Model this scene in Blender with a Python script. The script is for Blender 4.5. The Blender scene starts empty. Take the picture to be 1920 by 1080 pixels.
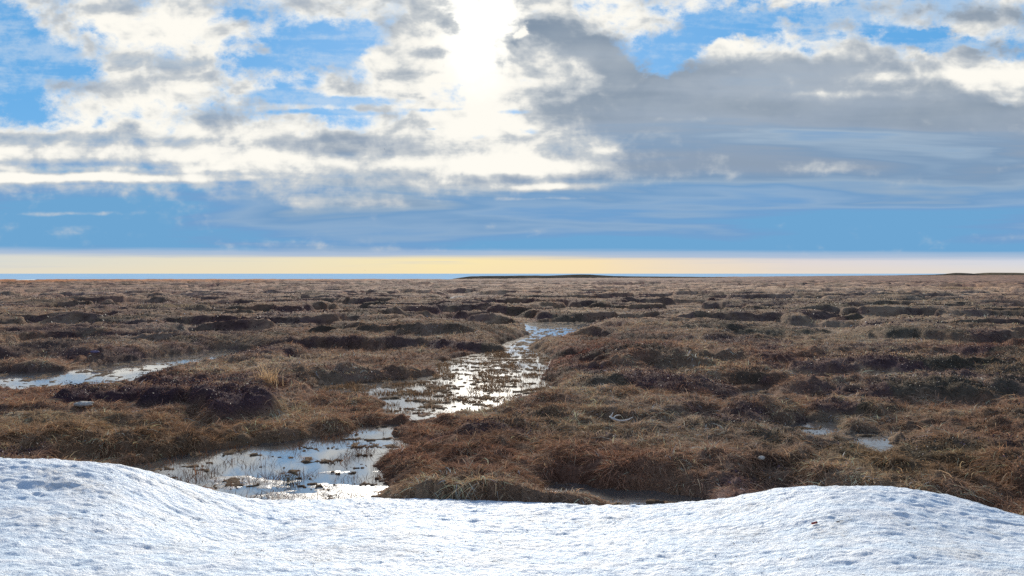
import bpy, math
import numpy as np
from mathutils import Vector
R = math.radians
rng = np.random.default_rng(11)
scene = bpy.context.scene
COL = scene.collection

# ------------------------------------------------------------------ camera
H = 2.4                      # eye height above the wet tundra (standing on the snow bank)
F = 1386.0                   # focal length in photo pixels (1920 wide)
HOR = 513.0                  # row of the true horizon
PITCH = math.atan((540 - HOR) / F)
cam_d = bpy.data.cameras.new("camera"); cam = bpy.data.objects.new("camera", cam_d); COL.objects.link(cam)
cam.location = (0, 0, H); cam.rotation_euler = (R(90) - PITCH, 0, 0)
cam_d.sensor_width = 36; cam_d.lens = F / 1920 * 36; cam_d.clip_start = .05; cam_d.clip_end = 80000
scene.camera = cam
scene.view_settings.view_transform = 'Standard'; scene.view_settings.look = 'None'
scene.view_settings.exposure = 0.0; scene.view_settings.gamma = 1
scene.view_settings.use_curve_mapping = False
scene.cycles.max_bounces = 6; scene.cycles.diffuse_bounces = 3; scene.cycles.glossy_bounces = 3
scene.cycles.transmission_bounces = 3; scene.cycles.transparent_max_bounces = 6
scene.cycles.use_denoising = False; scene.cycles.sample_clamp_indirect = 4; scene.cycles.sample_clamp_direct = 8
scene.cycles.caustics_reflective = False; scene.cycles.caustics_refractive = False

def ray(px, py):             # direction of a photo pixel
    x = (px - 960) / F; z = -(py - 540) / F
    c, s = math.cos(PITCH), math.sin(PITCH)
    return np.array([x, c + z * s, -s + z * c])
def at(px, py, z=0.0):       # where that direction meets height z
    d = ray(px, py); t = (z - H) / d[2]
    return d[0] * t, d[1] * t
def at_y(px, py, Y):
    d = ray(px, py); t = Y / d[1]
    return d[0] * t, Y, H + d[2] * t

# ------------------------------------------------------------------ sun
SUN_AZ, SUN_EL = R(-2.0), R(20.5)
sd = bpy.data.lights.new("sun", 'SUN'); so = bpy.data.objects.new("sun", sd); COL.objects.link(so)
sd.energy = 4.6; sd.angle = R(4.5); sd.color = (1, .93, .82)
sdir = Vector((math.sin(SUN_AZ) * math.cos(SUN_EL), math.cos(SUN_AZ) * math.cos(SUN_EL), math.sin(SUN_EL)))
so.rotation_euler = (-sdir).to_track_quat('-Z', 'Y').to_euler(); so.location = (0, 0, 30)

# ------------------------------------------------------------------ node helper
class Ex:
    """a socket of a node tree that can be used in plain arithmetic"""
    nt = None
    def __init__(s, sock): s.s = sock
    @staticmethod
    def math(op, *a, clamp=False):
        n = Ex.nt.nodes.new('ShaderNodeMath'); n.operation = op; n.use_clamp = clamp
        for i, v in enumerate(a):
            if isinstance(v, Ex): Ex.nt.links.new(v.s, n.inputs[i])
            else: n.inputs[i].default_value = float(v)
        return Ex(n.outputs[0])
    def __add__(s, o): return Ex.math('ADD', s, o)
    __radd__ = __add__
    def __sub__(s, o): return Ex.math('SUBTRACT', s, o)
    def __rsub__(s, o): return Ex.math('SUBTRACT', o, s)
    def __mul__(s, o): return Ex.math('MULTIPLY', s, o)
    __rmul__ = __mul__
    def __truediv__(s, o): return Ex.math('DIVIDE', s, o)
def ss(x, a, b, lo=0., hi=1.):
    n = Ex.nt.nodes.new('ShaderNodeMapRange'); n.interpolation_type = 'SMOOTHSTEP'
    Ex.nt.links.new(x.s, n.inputs[0])
    n.inputs[1].default_value = a; n.inputs[2].default_value = b; n.inputs[3].default_value = lo; n.inputs[4].default_value = hi
    return Ex(n.outputs[0])
def vm(op, a, b=None, scale=None):
    n = Ex.nt.nodes.new('ShaderNodeVectorMath'); n.operation = op
    for i, v in enumerate((a, b)):
        if v is None: continue
        if isinstance(v, Ex): Ex.nt.links.new(v.s, n.inputs[i])
        else: n.inputs[i].default_value = v
    if scale is not None:
        if isinstance(scale, Ex): Ex.nt.links.new(scale.s, n.inputs['Scale'])
        else: n.inputs['Scale'].default_value = scale
    return Ex(n.outputs['Value'] if op in ('LENGTH', 'DOT_PRODUCT') else n.outputs['Vector'])
def xyz(x, y, z=0.):
    n = Ex.nt.nodes.new('ShaderNodeCombineXYZ')
    for i, v in enumerate((x, y, z)):
        if isinstance(v, Ex): Ex.nt.links.new(v.s, n.inputs[i])
        else: n.inputs[i].default_value = v
    return Ex(n.outputs[0])
def sep(v):
    n = Ex.nt.nodes.new('ShaderNodeSeparateXYZ'); Ex.nt.links.new(v.s, n.inputs[0])
    return [Ex(o) for o in n.outputs]
def noise(v, scale, detail=4, rough=.5, dist=0., color=False, lac=2.0):
    n = Ex.nt.nodes.new('ShaderNodeTexNoise')
    if v is not None: Ex.nt.links.new(v.s, n.inputs['Vector'])
    n.inputs['Scale'].default_value = scale; n.inputs['Detail'].default_value = detail
    n.inputs['Roughness'].default_value = rough; n.inputs['Distortion'].default_value = dist; n.inputs['Lacunarity'].default_value = lac
    return Ex(n.outputs[1 if color else 0])
def mixc(f, a, b):
    n = Ex.nt.nodes.new('ShaderNodeMix'); n.data_type = 'RGBA'; n.clamp_factor = True
    for sock, v in ((n.inputs[0], f), (n.inputs[6], a), (n.inputs[7], b)):
        if isinstance(v, Ex): Ex.nt.links.new(v.s, sock)
        elif isinstance(v, (int, float)): sock.default_value = v
        else: sock.default_value = (*v, 1)
    return Ex(n.outputs[2])
def ramp(x, pts):
    n = Ex.nt.nodes.new('ShaderNodeValToRGB'); Ex.nt.links.new(x.s, n.inputs[0])
    e = n.color_ramp.elements
    while len(e) < len(pts): e.new(.5)
    for i, (p, c) in enumerate(pts): e[i].position = p; e[i].color = (*c, 1)
    return Ex(n.outputs[0])
def srgb(r, g, b):
    f = lambda c: (c / 255 / 12.92) if c < 11 else ((c / 255 + .055) / 1.055) ** 2.4
    return (f(r), f(g), f(b))

# ------------------------------------------------------------------ world: Nishita sky behind procedural clouds
w = bpy.data.worlds.new("World"); scene.world = w; w.use_nodes = True
nt = w.node_tree; nt.nodes.clear(); Ex.nt = nt
geo = nt.nodes.new('ShaderNodeNewGeometry')
D = vm('SCALE', Ex(geo.outputs['Incoming']), scale=-1.0)
tc = nt.nodes.new('ShaderNodeTexCoord'); D = Ex(tc.outputs['Generated'])
dx, dy, dz = sep(D)
dyc = Ex.math('MAXIMUM', dy, .12)
# gnomonic sky coordinates about due north, in units where 1386 = 45 degrees
X = dx / dyc * 1386 + 960
Y = 513 - dz / dyc * 1386
# coordinates on a flat cloud deck: far clouds crowd together and flatten towards the horizon
zz = Ex.math('MAXIMUM', dz, 0.0) + .09
PL = xyz(dx / zz, dy / zz, 0.)
# direction coordinates for the puffs of the nearer heaps, which stand up rather than lie flat
PV = xyz(X * (1 / 260.), Y * (1 / 185.), 0.)
PV2 = vm('ADD', PV, (3.7, 8.2, 1.3))
wa = noise(PV, .9, 7, .58, color=True)
wv = vm('SUBTRACT', wa, (.5, .5, .5))
P = vm('ADD', xyz(X, Y, 0.), vm('MULTIPLY', wv, (380., 210., 0.)))
Ps = vm('ADD', xyz(X, Y, 0.), vm('MULTIPLY', wv, (260., 26., 0.)))
def blobs(lst, base, P=P):
    acc = base
    for (cx, cy, ax, ay, wt) in lst:
        d = vm('MULTIPLY', vm('SUBTRACT', P, (cx, cy, 0)), (1 / ax, 1 / ay, 0))
        l = ss(vm('LENGTH', d), 0.0, 1.6, wt, 0.0)
        acc = l + acc
    return acc
n_big = noise(PV2, 1.0, 8, .55, .15)                                  # heaps
n_mid = noise(PV2, 2.6, 6, .56, .25)                                  # puffs
n_crisp = noise(PV, 9., 6, .66)
n_off = noise(vm('ADD', PV2, (.03, -.10, 0.)), 2.6, 4, .52, .25)       # the same puffs a step nearer the sun: lit rims
n_lo = noise(PV2, 2.6, 4, .52, .25)
n_str = noise(vm('MULTIPLY', vm('ADD', PV, (1., 5., 0.)), (.42, 1.9, 1.)), 1.5, 7, .56, .35)   # streaks
n_soft = noise(vm('MULTIPLY', vm('ADD', PV, (4., 1., 2.)), (.22, 1.7, 1.)), 1.6, 4, .5, .3)
# cover: 1 cloud, 0 blue
cover = blobs([
    (30, 140, 125, 95, -1.15), (-60, 60, 130, 30, -.5), (130, 205, 70, 26, -.3),
    (575, 92, 130, 40, -.85), (700, 100, 60, 34, -.5), (470, 110, 60, 44, -.4), 
    (1230, 75, 75, 40, -1.0), (1390, 40, 110, 42, -.85), (1560, 30, 120, 28, -.65), (1745, 76, 80, 13, -1.05), (1320, 25, 60, 30, -.5), (1580, 60, 100, 10, -.3),
    (1350, 90, 80, 22, .9), (1430, 12, 50, 12, .6), (1060, 70, 120, 80, .7), (330, 190, 130, 60, .4), (300, 60, 200, 60, .45), (880, 110, 120, 140, .55), (1500, 140, 300, 40, .5), (760,150,90,50,.3), (1820, 170, 320, 50, 1.1), (1200, 165, 160, 40, .9), (1500, 200, 500, 70, 1.1),
], .64 + (n_big - .5) * 2.4 + (n_mid - .5) * 3.1 + (n_crisp - .5) * .75)
cover = blobs([(640, 190, 150, 9, -.85), (500, 180, 80, 9, -.6), (620, 212, 130, 5, -.6), (895, 258, 40, 8, -.9), (1020, 248, 34, 10, -1.1), (980, 210, 60, 6, -.8), (1000, 272, 40, 4, -.7), (820, 205, 80, 4, -.5), (805, 241, 20, 4, -.6)], cover + (n_str - .5) * .8, Ps)
low = ss(Y, 215, 300)                         # the deck closes towards the horizon
cover = cover + low * 1.2
cov = ss(cover, .12, .92)
# shade: 0 sunlit white, 1 dense grey-blue
shade = blobs([
    (1050, 70, 105, 52, 1.0), (1150, 100, 80, 36, .65), (1230, 135, 110, 26, .3), (800, 60, 60, 20, .45), (800, 130, 50, 14, .5), (790, 160, 60, 14, .4), (830, 75, 40, 16, .3),
    (400, 205, 80, 34, .38), (340, 120, 70, 30, .2), (470, 12, 140, 22, .35), (180, 20, 120, 20, .25), (250, 160, 60, 30, .2), (1850, 15, 180, 26, .35),
    (885, 110, 90, 120, -.5), (950, 240, 140, 60, -.45), (1000, 80, 14, 10, -.9), (1190, 100, 14, 50, -.3),
], .20 + (n_str - .5) * 1.35 + (n_big - .5) * .9 + (n_lo - n_off) * 2.4 + (n_crisp - .5) * .55)
shade = blobs([
    (1330, 150, 260, 42, .55), (1180, 205, 190, 45, .55), (1550, 250, 560, 76, .72), (1850, 300, 400, 100, .6), (1400, 340, 500, 90, .6), (1650, 210, 300, 30, .3),
    (1880, 100, 130, 20, .4), (1560, 104, 200, 16, -.25), (1770, 145, 220, 12, -.35), (1600, 178, 80, 7, -.55), (1500, 190, 420, 60, .35), (1560, 128, 420, 30, .42), (1850, 60, 140, 40, .25), (1270, 222, 50, 6, -.5), (1400, 245, 60, 6, -.35),
    (620, 270, 200, 20, .6), (740, 290, 140, 14, .4), (950, 330, 160, 8, .35), (200, 262, 240, 14, .45), (60, 308, 240, 8, .5), (200, 286, 200, 10, -.25),
    (100, 335, 330, 8, -.95), (380, 318, 160, 10, -.5), (960, 316, 190, 16, -.75), (1030, 350, 130, 7, -.8), (1040, 372, 110, 4, -.6), (120, 401, 130, 5, -.6), (1140, 388, 110, 7, -.35), (900,300,220,12,-.4)
], shade + ss(Y + (n_soft - .5) * 60, 300, 400) * 1.15 + (n_soft - .5) * .5, Ps)
sh = ss(shade, -.22, 1.50)
lo_t = ss(Y, 170, 480) + (n_soft - .5) * 1.9 + ss(X, 700, 300) * .18 
lo_col = ramp(lo_t, [(0., srgb(142, 158, 176)), (.26, srgb(142, 160, 182)), (.40, srgb(126, 155, 186)), (.52, srgb(148, 173, 198)), (.64, srgb(118, 159, 200)), (.76, srgb(138, 171, 205)), (.88, srgb(116, 161, 206)), (1., srgb(110, 166, 210))])
warm = srgb(255, 252, 243)
ccol = mixc(ss(sh, 0, .42), warm, srgb(206, 210, 212))
ccol = mixc(ss(sh, .20, .95), ccol, lo_col)
glow = ss(vm('LENGTH', vm('MULTIPLY', vm('SUBTRACT', vm('ADD', xyz(X, Y, 0.), vm('MULTIPLY', wv, (240., 240., 0.))), (895, 70, 0)), (1 / 72., 1 / 78., 0))), 0.0, 1.6, 1., 0.)
sky = nt.nodes.new('ShaderNodeTexSky'); sky.sky_type = 'NISHITA'; sky.sun_disc = False
sky.sun_elevation = SUN_EL; sky.sun_rotation = SUN_AZ; sky.altitude = 10; sky.air_density = 1.0; sky.dust_density = .25; sky.ozone_density = 2.5
blue = mixc(.72, Ex(sky.outputs[0]), tuple(c * 10 for c in srgb(72, 166, 232)))
SCALE = 10.0
# thin veils drifting over the blue, and soft tone inside the grey masses
veil = ss(n_str + (n_crisp - .5) * .35, .44, .66)
blue = mixc(veil * .5, blue, tuple(c * 10 for c in srgb(214, 226, 236)))
lit = ss((n_soft - .5) * 1.2 + (n_big - .5) * .8 + (n_mid - .5) * .45, -.25, .30)
ccol = mixc(ss(sh, .45, .85) * ss(Y, 330, 150) * lit * .42, ccol, srgb(196, 202, 206))
ccol = mixc(ss(sh, .45, .85) * (1 - lit) * ss(Y, 330, 120) * .30, ccol, srgb(104, 124, 146))
cc = vm('SCALE', ccol, scale=SCALE)
col = mixc(cov, blue, cc)
gm = glow * (1 - ss(sh, .16, .5)) * (1 - ss(sh, .16, .5)) * 4 
col = vm('ADD', col, xyz(gm * 1.0, gm * .97, gm * .88))
# clear strip under the deck
n_wisp = noise(xyz(X * (1 / 420.), Y * (1 / 9.), 0.), 1., 4, .6, .3)
edge = Y + (n_soft - .5) * 7 - (X - 960) * .0052
strip = ss(edge + (n_wisp - .5) * 14, 477, 488)
lav = ss(edge + (n_wisp - .5) * 12, 464, 478)
hz = ramp(ss(X + (n_big - .5) * 200, -500, 2500), [(0., srgb(212, 216, 214)), (.25, srgb(234, 225, 198)), (.42, srgb(250, 232, 180)), (.56, srgb(248, 226, 184)), (.74, srgb(224, 216, 214)), (1., srgb(206, 216, 232))])
hz = mixc(ss(Y, 488, 512, 0, .3), hz, srgb(246, 222, 180))
lavc = mixc(.5, srgb(158, 182, 214), srgb(196, 206, 218))
col = mixc(lav * .85, col, vm('SCALE', lavc, scale=SCALE))
hz = mixc(ss(n_wisp, .50, .72) * ss(Y, 513, 490) * .45, hz, srgb(196, 204, 216))
col = mixc(strip, col, vm('SCALE', hz, scale=SCALE))
# high overcast overhead and behind, dimmer than the patch round the sun
front = ss(dy, -.2, .55)
over = mixc(ss(n_big, .35, .65), tuple(c * 10 for c in srgb(144, 162, 190)), tuple(c * 10 for c in srgb(102, 138, 190)))
col = mixc(front * (1 - ss(dz, .45, .75)), over, col)
bg = nt.nodes.new('ShaderNodeBackground'); bg.inputs[1].default_value = .1
nt.links.new(col.s, bg.inputs[0])
wo = nt.nodes.new('ShaderNodeOutputWorld'); nt.links.new(bg.outputs[0], wo.inputs[0])
w.cycles.sampling_method = 'MANUAL'; w.cycles.sample_map_resolution = 512

# ------------------------------------------------------------------ tagging
def tag(o, label, cat=None, kind=None, group=None):
    o['label'] = label
    if cat: o['category'] = cat
    if kind: o['kind'] = kind
    if group: o['group'] = group
    return o

# ------------------------------------------------------------------ noise in numpy
def _h(ix, iy, seed):
    h = (ix.astype(np.int64) * 374761393 + iy.astype(np.int64) * 668265263 + seed * 974634777) & 0xffffffff
    h = ((h ^ (h >> 13)) * 1274126177) & 0xffffffff
    return (h ^ (h >> 16)) & 0xffffffff
def perlin(x, y, seed=0):
    x0 = np.floor(x); y0 = np.floor(y); fx = x - x0; fy = y - y0
    u = fx * fx * fx * (fx * (fx * 6 - 15) + 10); v = fy * fy * fy * (fy * (fy * 6 - 15) + 10)
    def g(i, j):
        a = _h(x0 + i, y0 + j, seed) * (2 * math.pi / 4294967296.)
        return np.cos(a) * (fx - i) + np.sin(a) * (fy - j)
    a = g(0, 0); b = g(1, 0); c = g(0, 1); d = g(1, 1)
    return 1.5 * ((a + u * (b - a)) * (1 - v) + (c + u * (d - c)) * v)
def fbm(x, y, o=4, seed=0, gain=.5):
    s = 0; a = 1.; t = 0
    for k in range(o):
        s = s + a * perlin(x * 2 ** k + 17.3 * k, y * 2 ** k - 9.1 * k, seed + k); t += a; a *= gain
    return s / t * 1.6
def sstep(x, a, b):
    t = np.clip((x - a) / (b - a), 0, 1); return t * t * (3 - 2 * t)

# ------------------------------------------------------------------ where the water, the mounds and the snow lie
POOLS = {
 'main': [(1000,655),(1028,668),(1024,690),(1012,705),(1038,730),(1036,746),(985,752),(945,760),(880,772),(800,776),(722,776),(734,758),(706,750),(640,746),(590,734),(600,722),(690,716),(770,710),(828,702),(822,686),(850,672),(900,662)],
 'strait': [(962,660),(940,650),(958,640),(980,634),(992,628),(1012,630),(1006,642),(990,648),(985,660)],
 'upper': [(986,606),(1045,603),(1112,604),(1090,622),(1050,632),(1012,632),(990,624)],
 'neck': [(772,780),(802,779),(808,796),(778,798)],
 'near': [(235,878),(300,866),(345,852),(420,846),(500,834),(560,828),(620,820),(672,812),(690,799),(745,798),(752,804),(716,813),(760,836),(735,850),(700,860),(690,872),(720,900),(715,925),(700,950),(560,955),(470,950),(330,900)],
 'left': [(-160,732),(0,730),(60,729),(150,725),(240,718),(280,708),(320,698),(390,687),(440,674),(484,660),(420,654),(340,664),(270,673),(200,684),(120,697),(40,700),(-160,700)],
 'right_a': [(1352,762),(1366,748),(1400,735),(1436,730),(1446,744),(1424,752),(1395,760)],
 'right_b': [(1455,798),(1500,799),(1520,792),(1558,790),(1562,806),(1536,822),(1500,822)],
 'right_c': [(1608,812),(1635,814),(1670,832),(1674,848),(1640,856),(1602,842)],
 'bank': [(1030,908),(1090,910),(1112,926),(1150,922),(1230,926),(1310,940),(1320,985),(1140,990),(1130,940),(1050,936)],
 'far_a': [(836,561),(856,554),(892,558),(905,563),(872,567),(846,566)],
 'far_b': [(318,533.5),(480,532),(482,536.4),(330,536.8)],
 'far_c': [(1504,553),(1548,552.5),(1550,558),(1510,558.5)],
 'far_d': [(864,528.6),(934,527.8),(936,531.4),(876,531.6)],
 'far_e': [(996,529.0),(1022,528.6),(1022,530.2),(1000,530.4)],
 'far_f': [(1536,622),(1560,622),(1600,630),(1590,633),(1550,627)],
 'far_g': [(1740,806),(1765,804),(1770,808),(1750,811)],
 'far_h': [(265,595),(300,594),(308,598),(280,600)],
 'far_i': [(20,524.6),(64,524),(70,526),(30,526.5)],
}
PW = {k: np.array([at(*p) for p in v]) for k, v in POOLS.items()}
def poly_sd(x, y, poly):
    """signed distance to a polygon, negative inside"""
    d2 = np.full(x.shape, 1e18); inside = np.zeros(x.shape, bool)
    n = len(poly)
    for i in range(n):
        ax, ay = poly[i]; bx, by = poly[(i + 1) % n]
        ex, ey = bx - ax, by - ay
        t = np.clip(((x - ax) * ex + (y - ay) * ey) / (ex * ex + ey * ey + 1e-12), 0, 1)
        d2 = np.minimum(d2, (x - ax - t * ex) ** 2 + (y - ay - t * ey) ** 2)
        c = ((ay > y) != (by > y)) & (x < ex * (y - ay) / (ey + (1e-12 if ey == 0 else 0)) + ax)
        inside ^= c
    d = np.sqrt(d2)
    return np.where(inside, -d, d)

# mounds: left, right, crest row, foot row (photo rows), depth factor, dark plants and painted shade on its near face
MOUNDS = [
 (1015,1410,702,748,.40,.8),(1010,1370,648,702,.5,.35),(1470,1900,664,712,.35,.9),(1500,2000,706,752,.35,.8),(1375,1570,742,796,.6,.7),
 (1545,1705,745,786,.6,.8),(1235,1310,760,790,.6,.7),(945,1060,772,812,.6,.45),(1030,1290,818,856,.35,.25),(1060,1560,868,912,.3,.05),
 (1500,1800,858,925,.35,.05),(720,860,868,905,.5,.0),(860,1010,835,868,.5,.0),(900,1060,885,925,.4,.0),(640,760,905,935,.5,.0),(1720,1960,815,868,.4,.5),(1640,1850,880,930,.4,.0),(1850,2100,860,940,.4,.0),
 (-60,250,812,872,.4,.0),(240,420,822,868,.4,.0),(380,560,800,834,.5,.0),(560,660,790,815,.5,.0),
 (70,300,722,758,.4,1.),(370,540,724,790,1.1,1.),(310,430,718,775,.9,1.),(250,360,722,765,.8,1.),(500,580,742,768,.6,.5),(-80,130,756,790,.5,.4),(590,835,668,716,.45,.5),
 (650,1010,600,640,.3,.4),(580,770,626,656,.4,.5),(840,960,655,668,.6,.3),(150,400,638,678,.35,.7),(355,445,628,654,.5,.7),(40,190,642,664,.5,.7),
 (-60,150,658,702,.5,.9),(240,325,566,590,.5,.5),(310,405,566,592,.5,.1),(395,485,574,596,.5,.5),(420,520,700,735,.5,.4),
 (410,560,664,692,.4,.4),(1050,1350,632,652,.4,.6),(1180,1285,578,601,.5,.6),(1100,1260,592,612,.5,.4),(1270,1550,610,632,.35,.8),(1630,1840,610,638,.35,.85),
 (1535,1625,586,598,.5,.7),(1415,1485,578,592,.5,.7),(1475,1560,562,576,.5,.6),(1560,1645,541,556,.5,.6),(1755,1840,534,555,.6,.4),(1745,1845,596,613,.5,.7),
 (1750,1990,556,580,.5,.6),(1380,1480,655,682,.5,.5),(1500,1800,640,662,.5,.5),(1760,1990,644,668,.5,.8),(1130,1240,548,560,.4,.5),(970,1060,566,582,.4,.5),
 (1000,1180,574,590,.4,.3),(640,780,580,596,.4,.5),(430,620,600,616,.4,.5),(120,330,600,616,.4,.5),(0,160,618,634,.4,.5),(480,640,640,656,.4,.5),
 (850,1000,576,590,.4,.4),(700,830,560,572,.4,.4),(560,690,566,580,.4,.5),(100,230,576,588,.4,.5),(-40,80,586,600,.4,.5),(1290,1420,548,558,.4,.5),
 (1300,1420,575,590,.4,.4),(1180,1330,650,668,.5,.3),(720,880,770,800,.4,.0),(840,960,790,815,.4,.1),(1120,1240,785,806,.5,.1),(1400,1640,825,850,.4,.1),
 (1290,1390,800,830,.5,.0),(1860,2080,756,800,.5,.4),(180,330,770,800,.4,.1),(30,180,785,815,.4,.1),
]
MW = []
for (x0, x1, yc, yb, df, dark) in MOUNDS:
    bx0, by0 = at(x0, yb, .06); bx1, _ = at(x1, yb, .06)
    wd = bx1 - bx0; dep = min(max(wd * df, 1.1), 6.0)
    yy = by0 + dep * .42
    z = H - yy * (yc + 5 - HOR) / F - .05
    z = min(max(z, .12), .7) 
    MW.append(((bx0 + bx1) / 2 * (yy / by0), by0, wd / 2 * 1.06, dep, z, dark))

SNOW = [(-420,886,6.2),(-150,874,6.3),(0,864,6.3),(90,861,6.3),(170,866,6.35),(250,882,6.5),(330,901,6.65),(400,920,6.85),(470,937,7.05),(540,941,7.25),(620,938,7.4),(700,934,7.5),(780,938,7.4),(850,938,7.35),
 (950,941,7.3),(1050,945,7.2),(1150,948,7.1),(1250,943,7.05),(1350,937,6.95),(1450,922,6.8),(1540,914,6.7),(1650,914,6.6),(1730,924,6.6),(1800,942,6.55),(1860,957,6.5),(1920,971,6.4),(2100,1010,6.3),(2400,1060,6.2)]
CR_T = np.array([(p[0] - 960) / F for p in SNOW]); CR_Y = np.array([p[2] for p in SNOW])
pts = []
for px, py, yy in SNOW:
    x, y, z = at_y(px, py, yy); pts.append((x, y, z))
    drop = .04 + .62 * max(z - .02, 0) / .8
    pts.append((x * 1.08, y + .6, z - drop * .45 - .22)); pts.append((x * 1.3, y + 1.9, z - drop * 1.4 - .75))
for px, py, yy in [(-300,960,5.3),(60,930,5.45),(200,940,5.5),(350,965,5.9),(480,975,6.2),(600,962,6.7),(720,960,6.8),(900,965,6.7),(1100,968,6.6),(1300,970,6.2),(1500,960,5.7),(1650,955,5.6),(1800,980,5.6),(2000,1010,5.4),
                   (60,1000,4.7),(250,1005,4.9),(420,1020,5.4),(560,1010,5.4),(720,990,5.7),(900,1010,5.6),(1020,1000,5.85),(1150,1010,5.5),(1400,1020,5.0),(1650,1010,4.8),(1850,1030,4.8),
                   (0,1075,3.9),(300,1078,4.1),(600,1080,4.3),(900,1080,4.35),(1200,1080,4.3),(1500,1080,4.1),(1800,1085,3.95)]:
    pts.append(at_y(px, py, yy))
for x in (-8, -4, 0, 4, 8):
    pts += [(x, 1.6, .86), (x, -1., .9), (x, -5, .9)]
pts = np.array(pts)
def tps_fit(p):
    n = len(p); d2 = ((p[:, None, :2] - p[None, :, :2]) ** 2).sum(-1)
    K = .5 * d2 * np.log(d2 + 1e-12) + np.eye(n) * .02
    A = np.zeros((n + 3, n + 3)); A[:n, :n] = K; A[:n, n] = 1; A[:n, n + 1:] = p[:, :2]; A[n, :n] = 1; A[n + 1:, :n] = p[:, :2].T
    return np.linalg.solve(A, np.concatenate([p[:, 2], np.zeros(3)]))
TW = tps_fit(pts)
def snow_z(x, y):
    s = np.full(x.shape, TW[-3]) + TW[-2] * x + TW[-1] * y
    for i in range(len(pts)):
        d2 = (x - pts[i, 0]) ** 2 + (y - pts[i, 1]) ** 2
        s += TW[i] * .5 * d2 * np.log(d2 + 1e-12)
    s += .028 * fbm(x * .9, y * 1.5, 3, 71) * sstep(8.2 - y, 0, 1.5)
    s += .006 * fbm(x * 3.2 + y, y * 5.5, 3, 77) + .004 * fbm(x * 4.5 + y * 1.5, y * 15, 4, 79, .6) + .0045 * fbm(x * 17, y * 26, 3, 83, .6) + .015 * np.abs(perlin(x * 5.5 + 2 * perlin(x, y, 88), y * 7.5, 87)) + .006 * fbm(x * 9, y * 12, 2, 89)
    return s

SH_T = np.array([-9, -.69, -.40, -.087, .03, .137, .245, .39, .534, .68, .9, 9.]); SH_R = np.array([420, 383, 360, 335, 380, 455, 540, 720, 1100, 1700, 5000, 8000.])
def shore(az):               # distance of the sea shore along a bearing (tan of azimuth)
    return np.interp(az, SH_T, SH_R) + 6 * np.sin(az * 90) + 4 * np.sin(az * 231 + 1)

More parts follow.
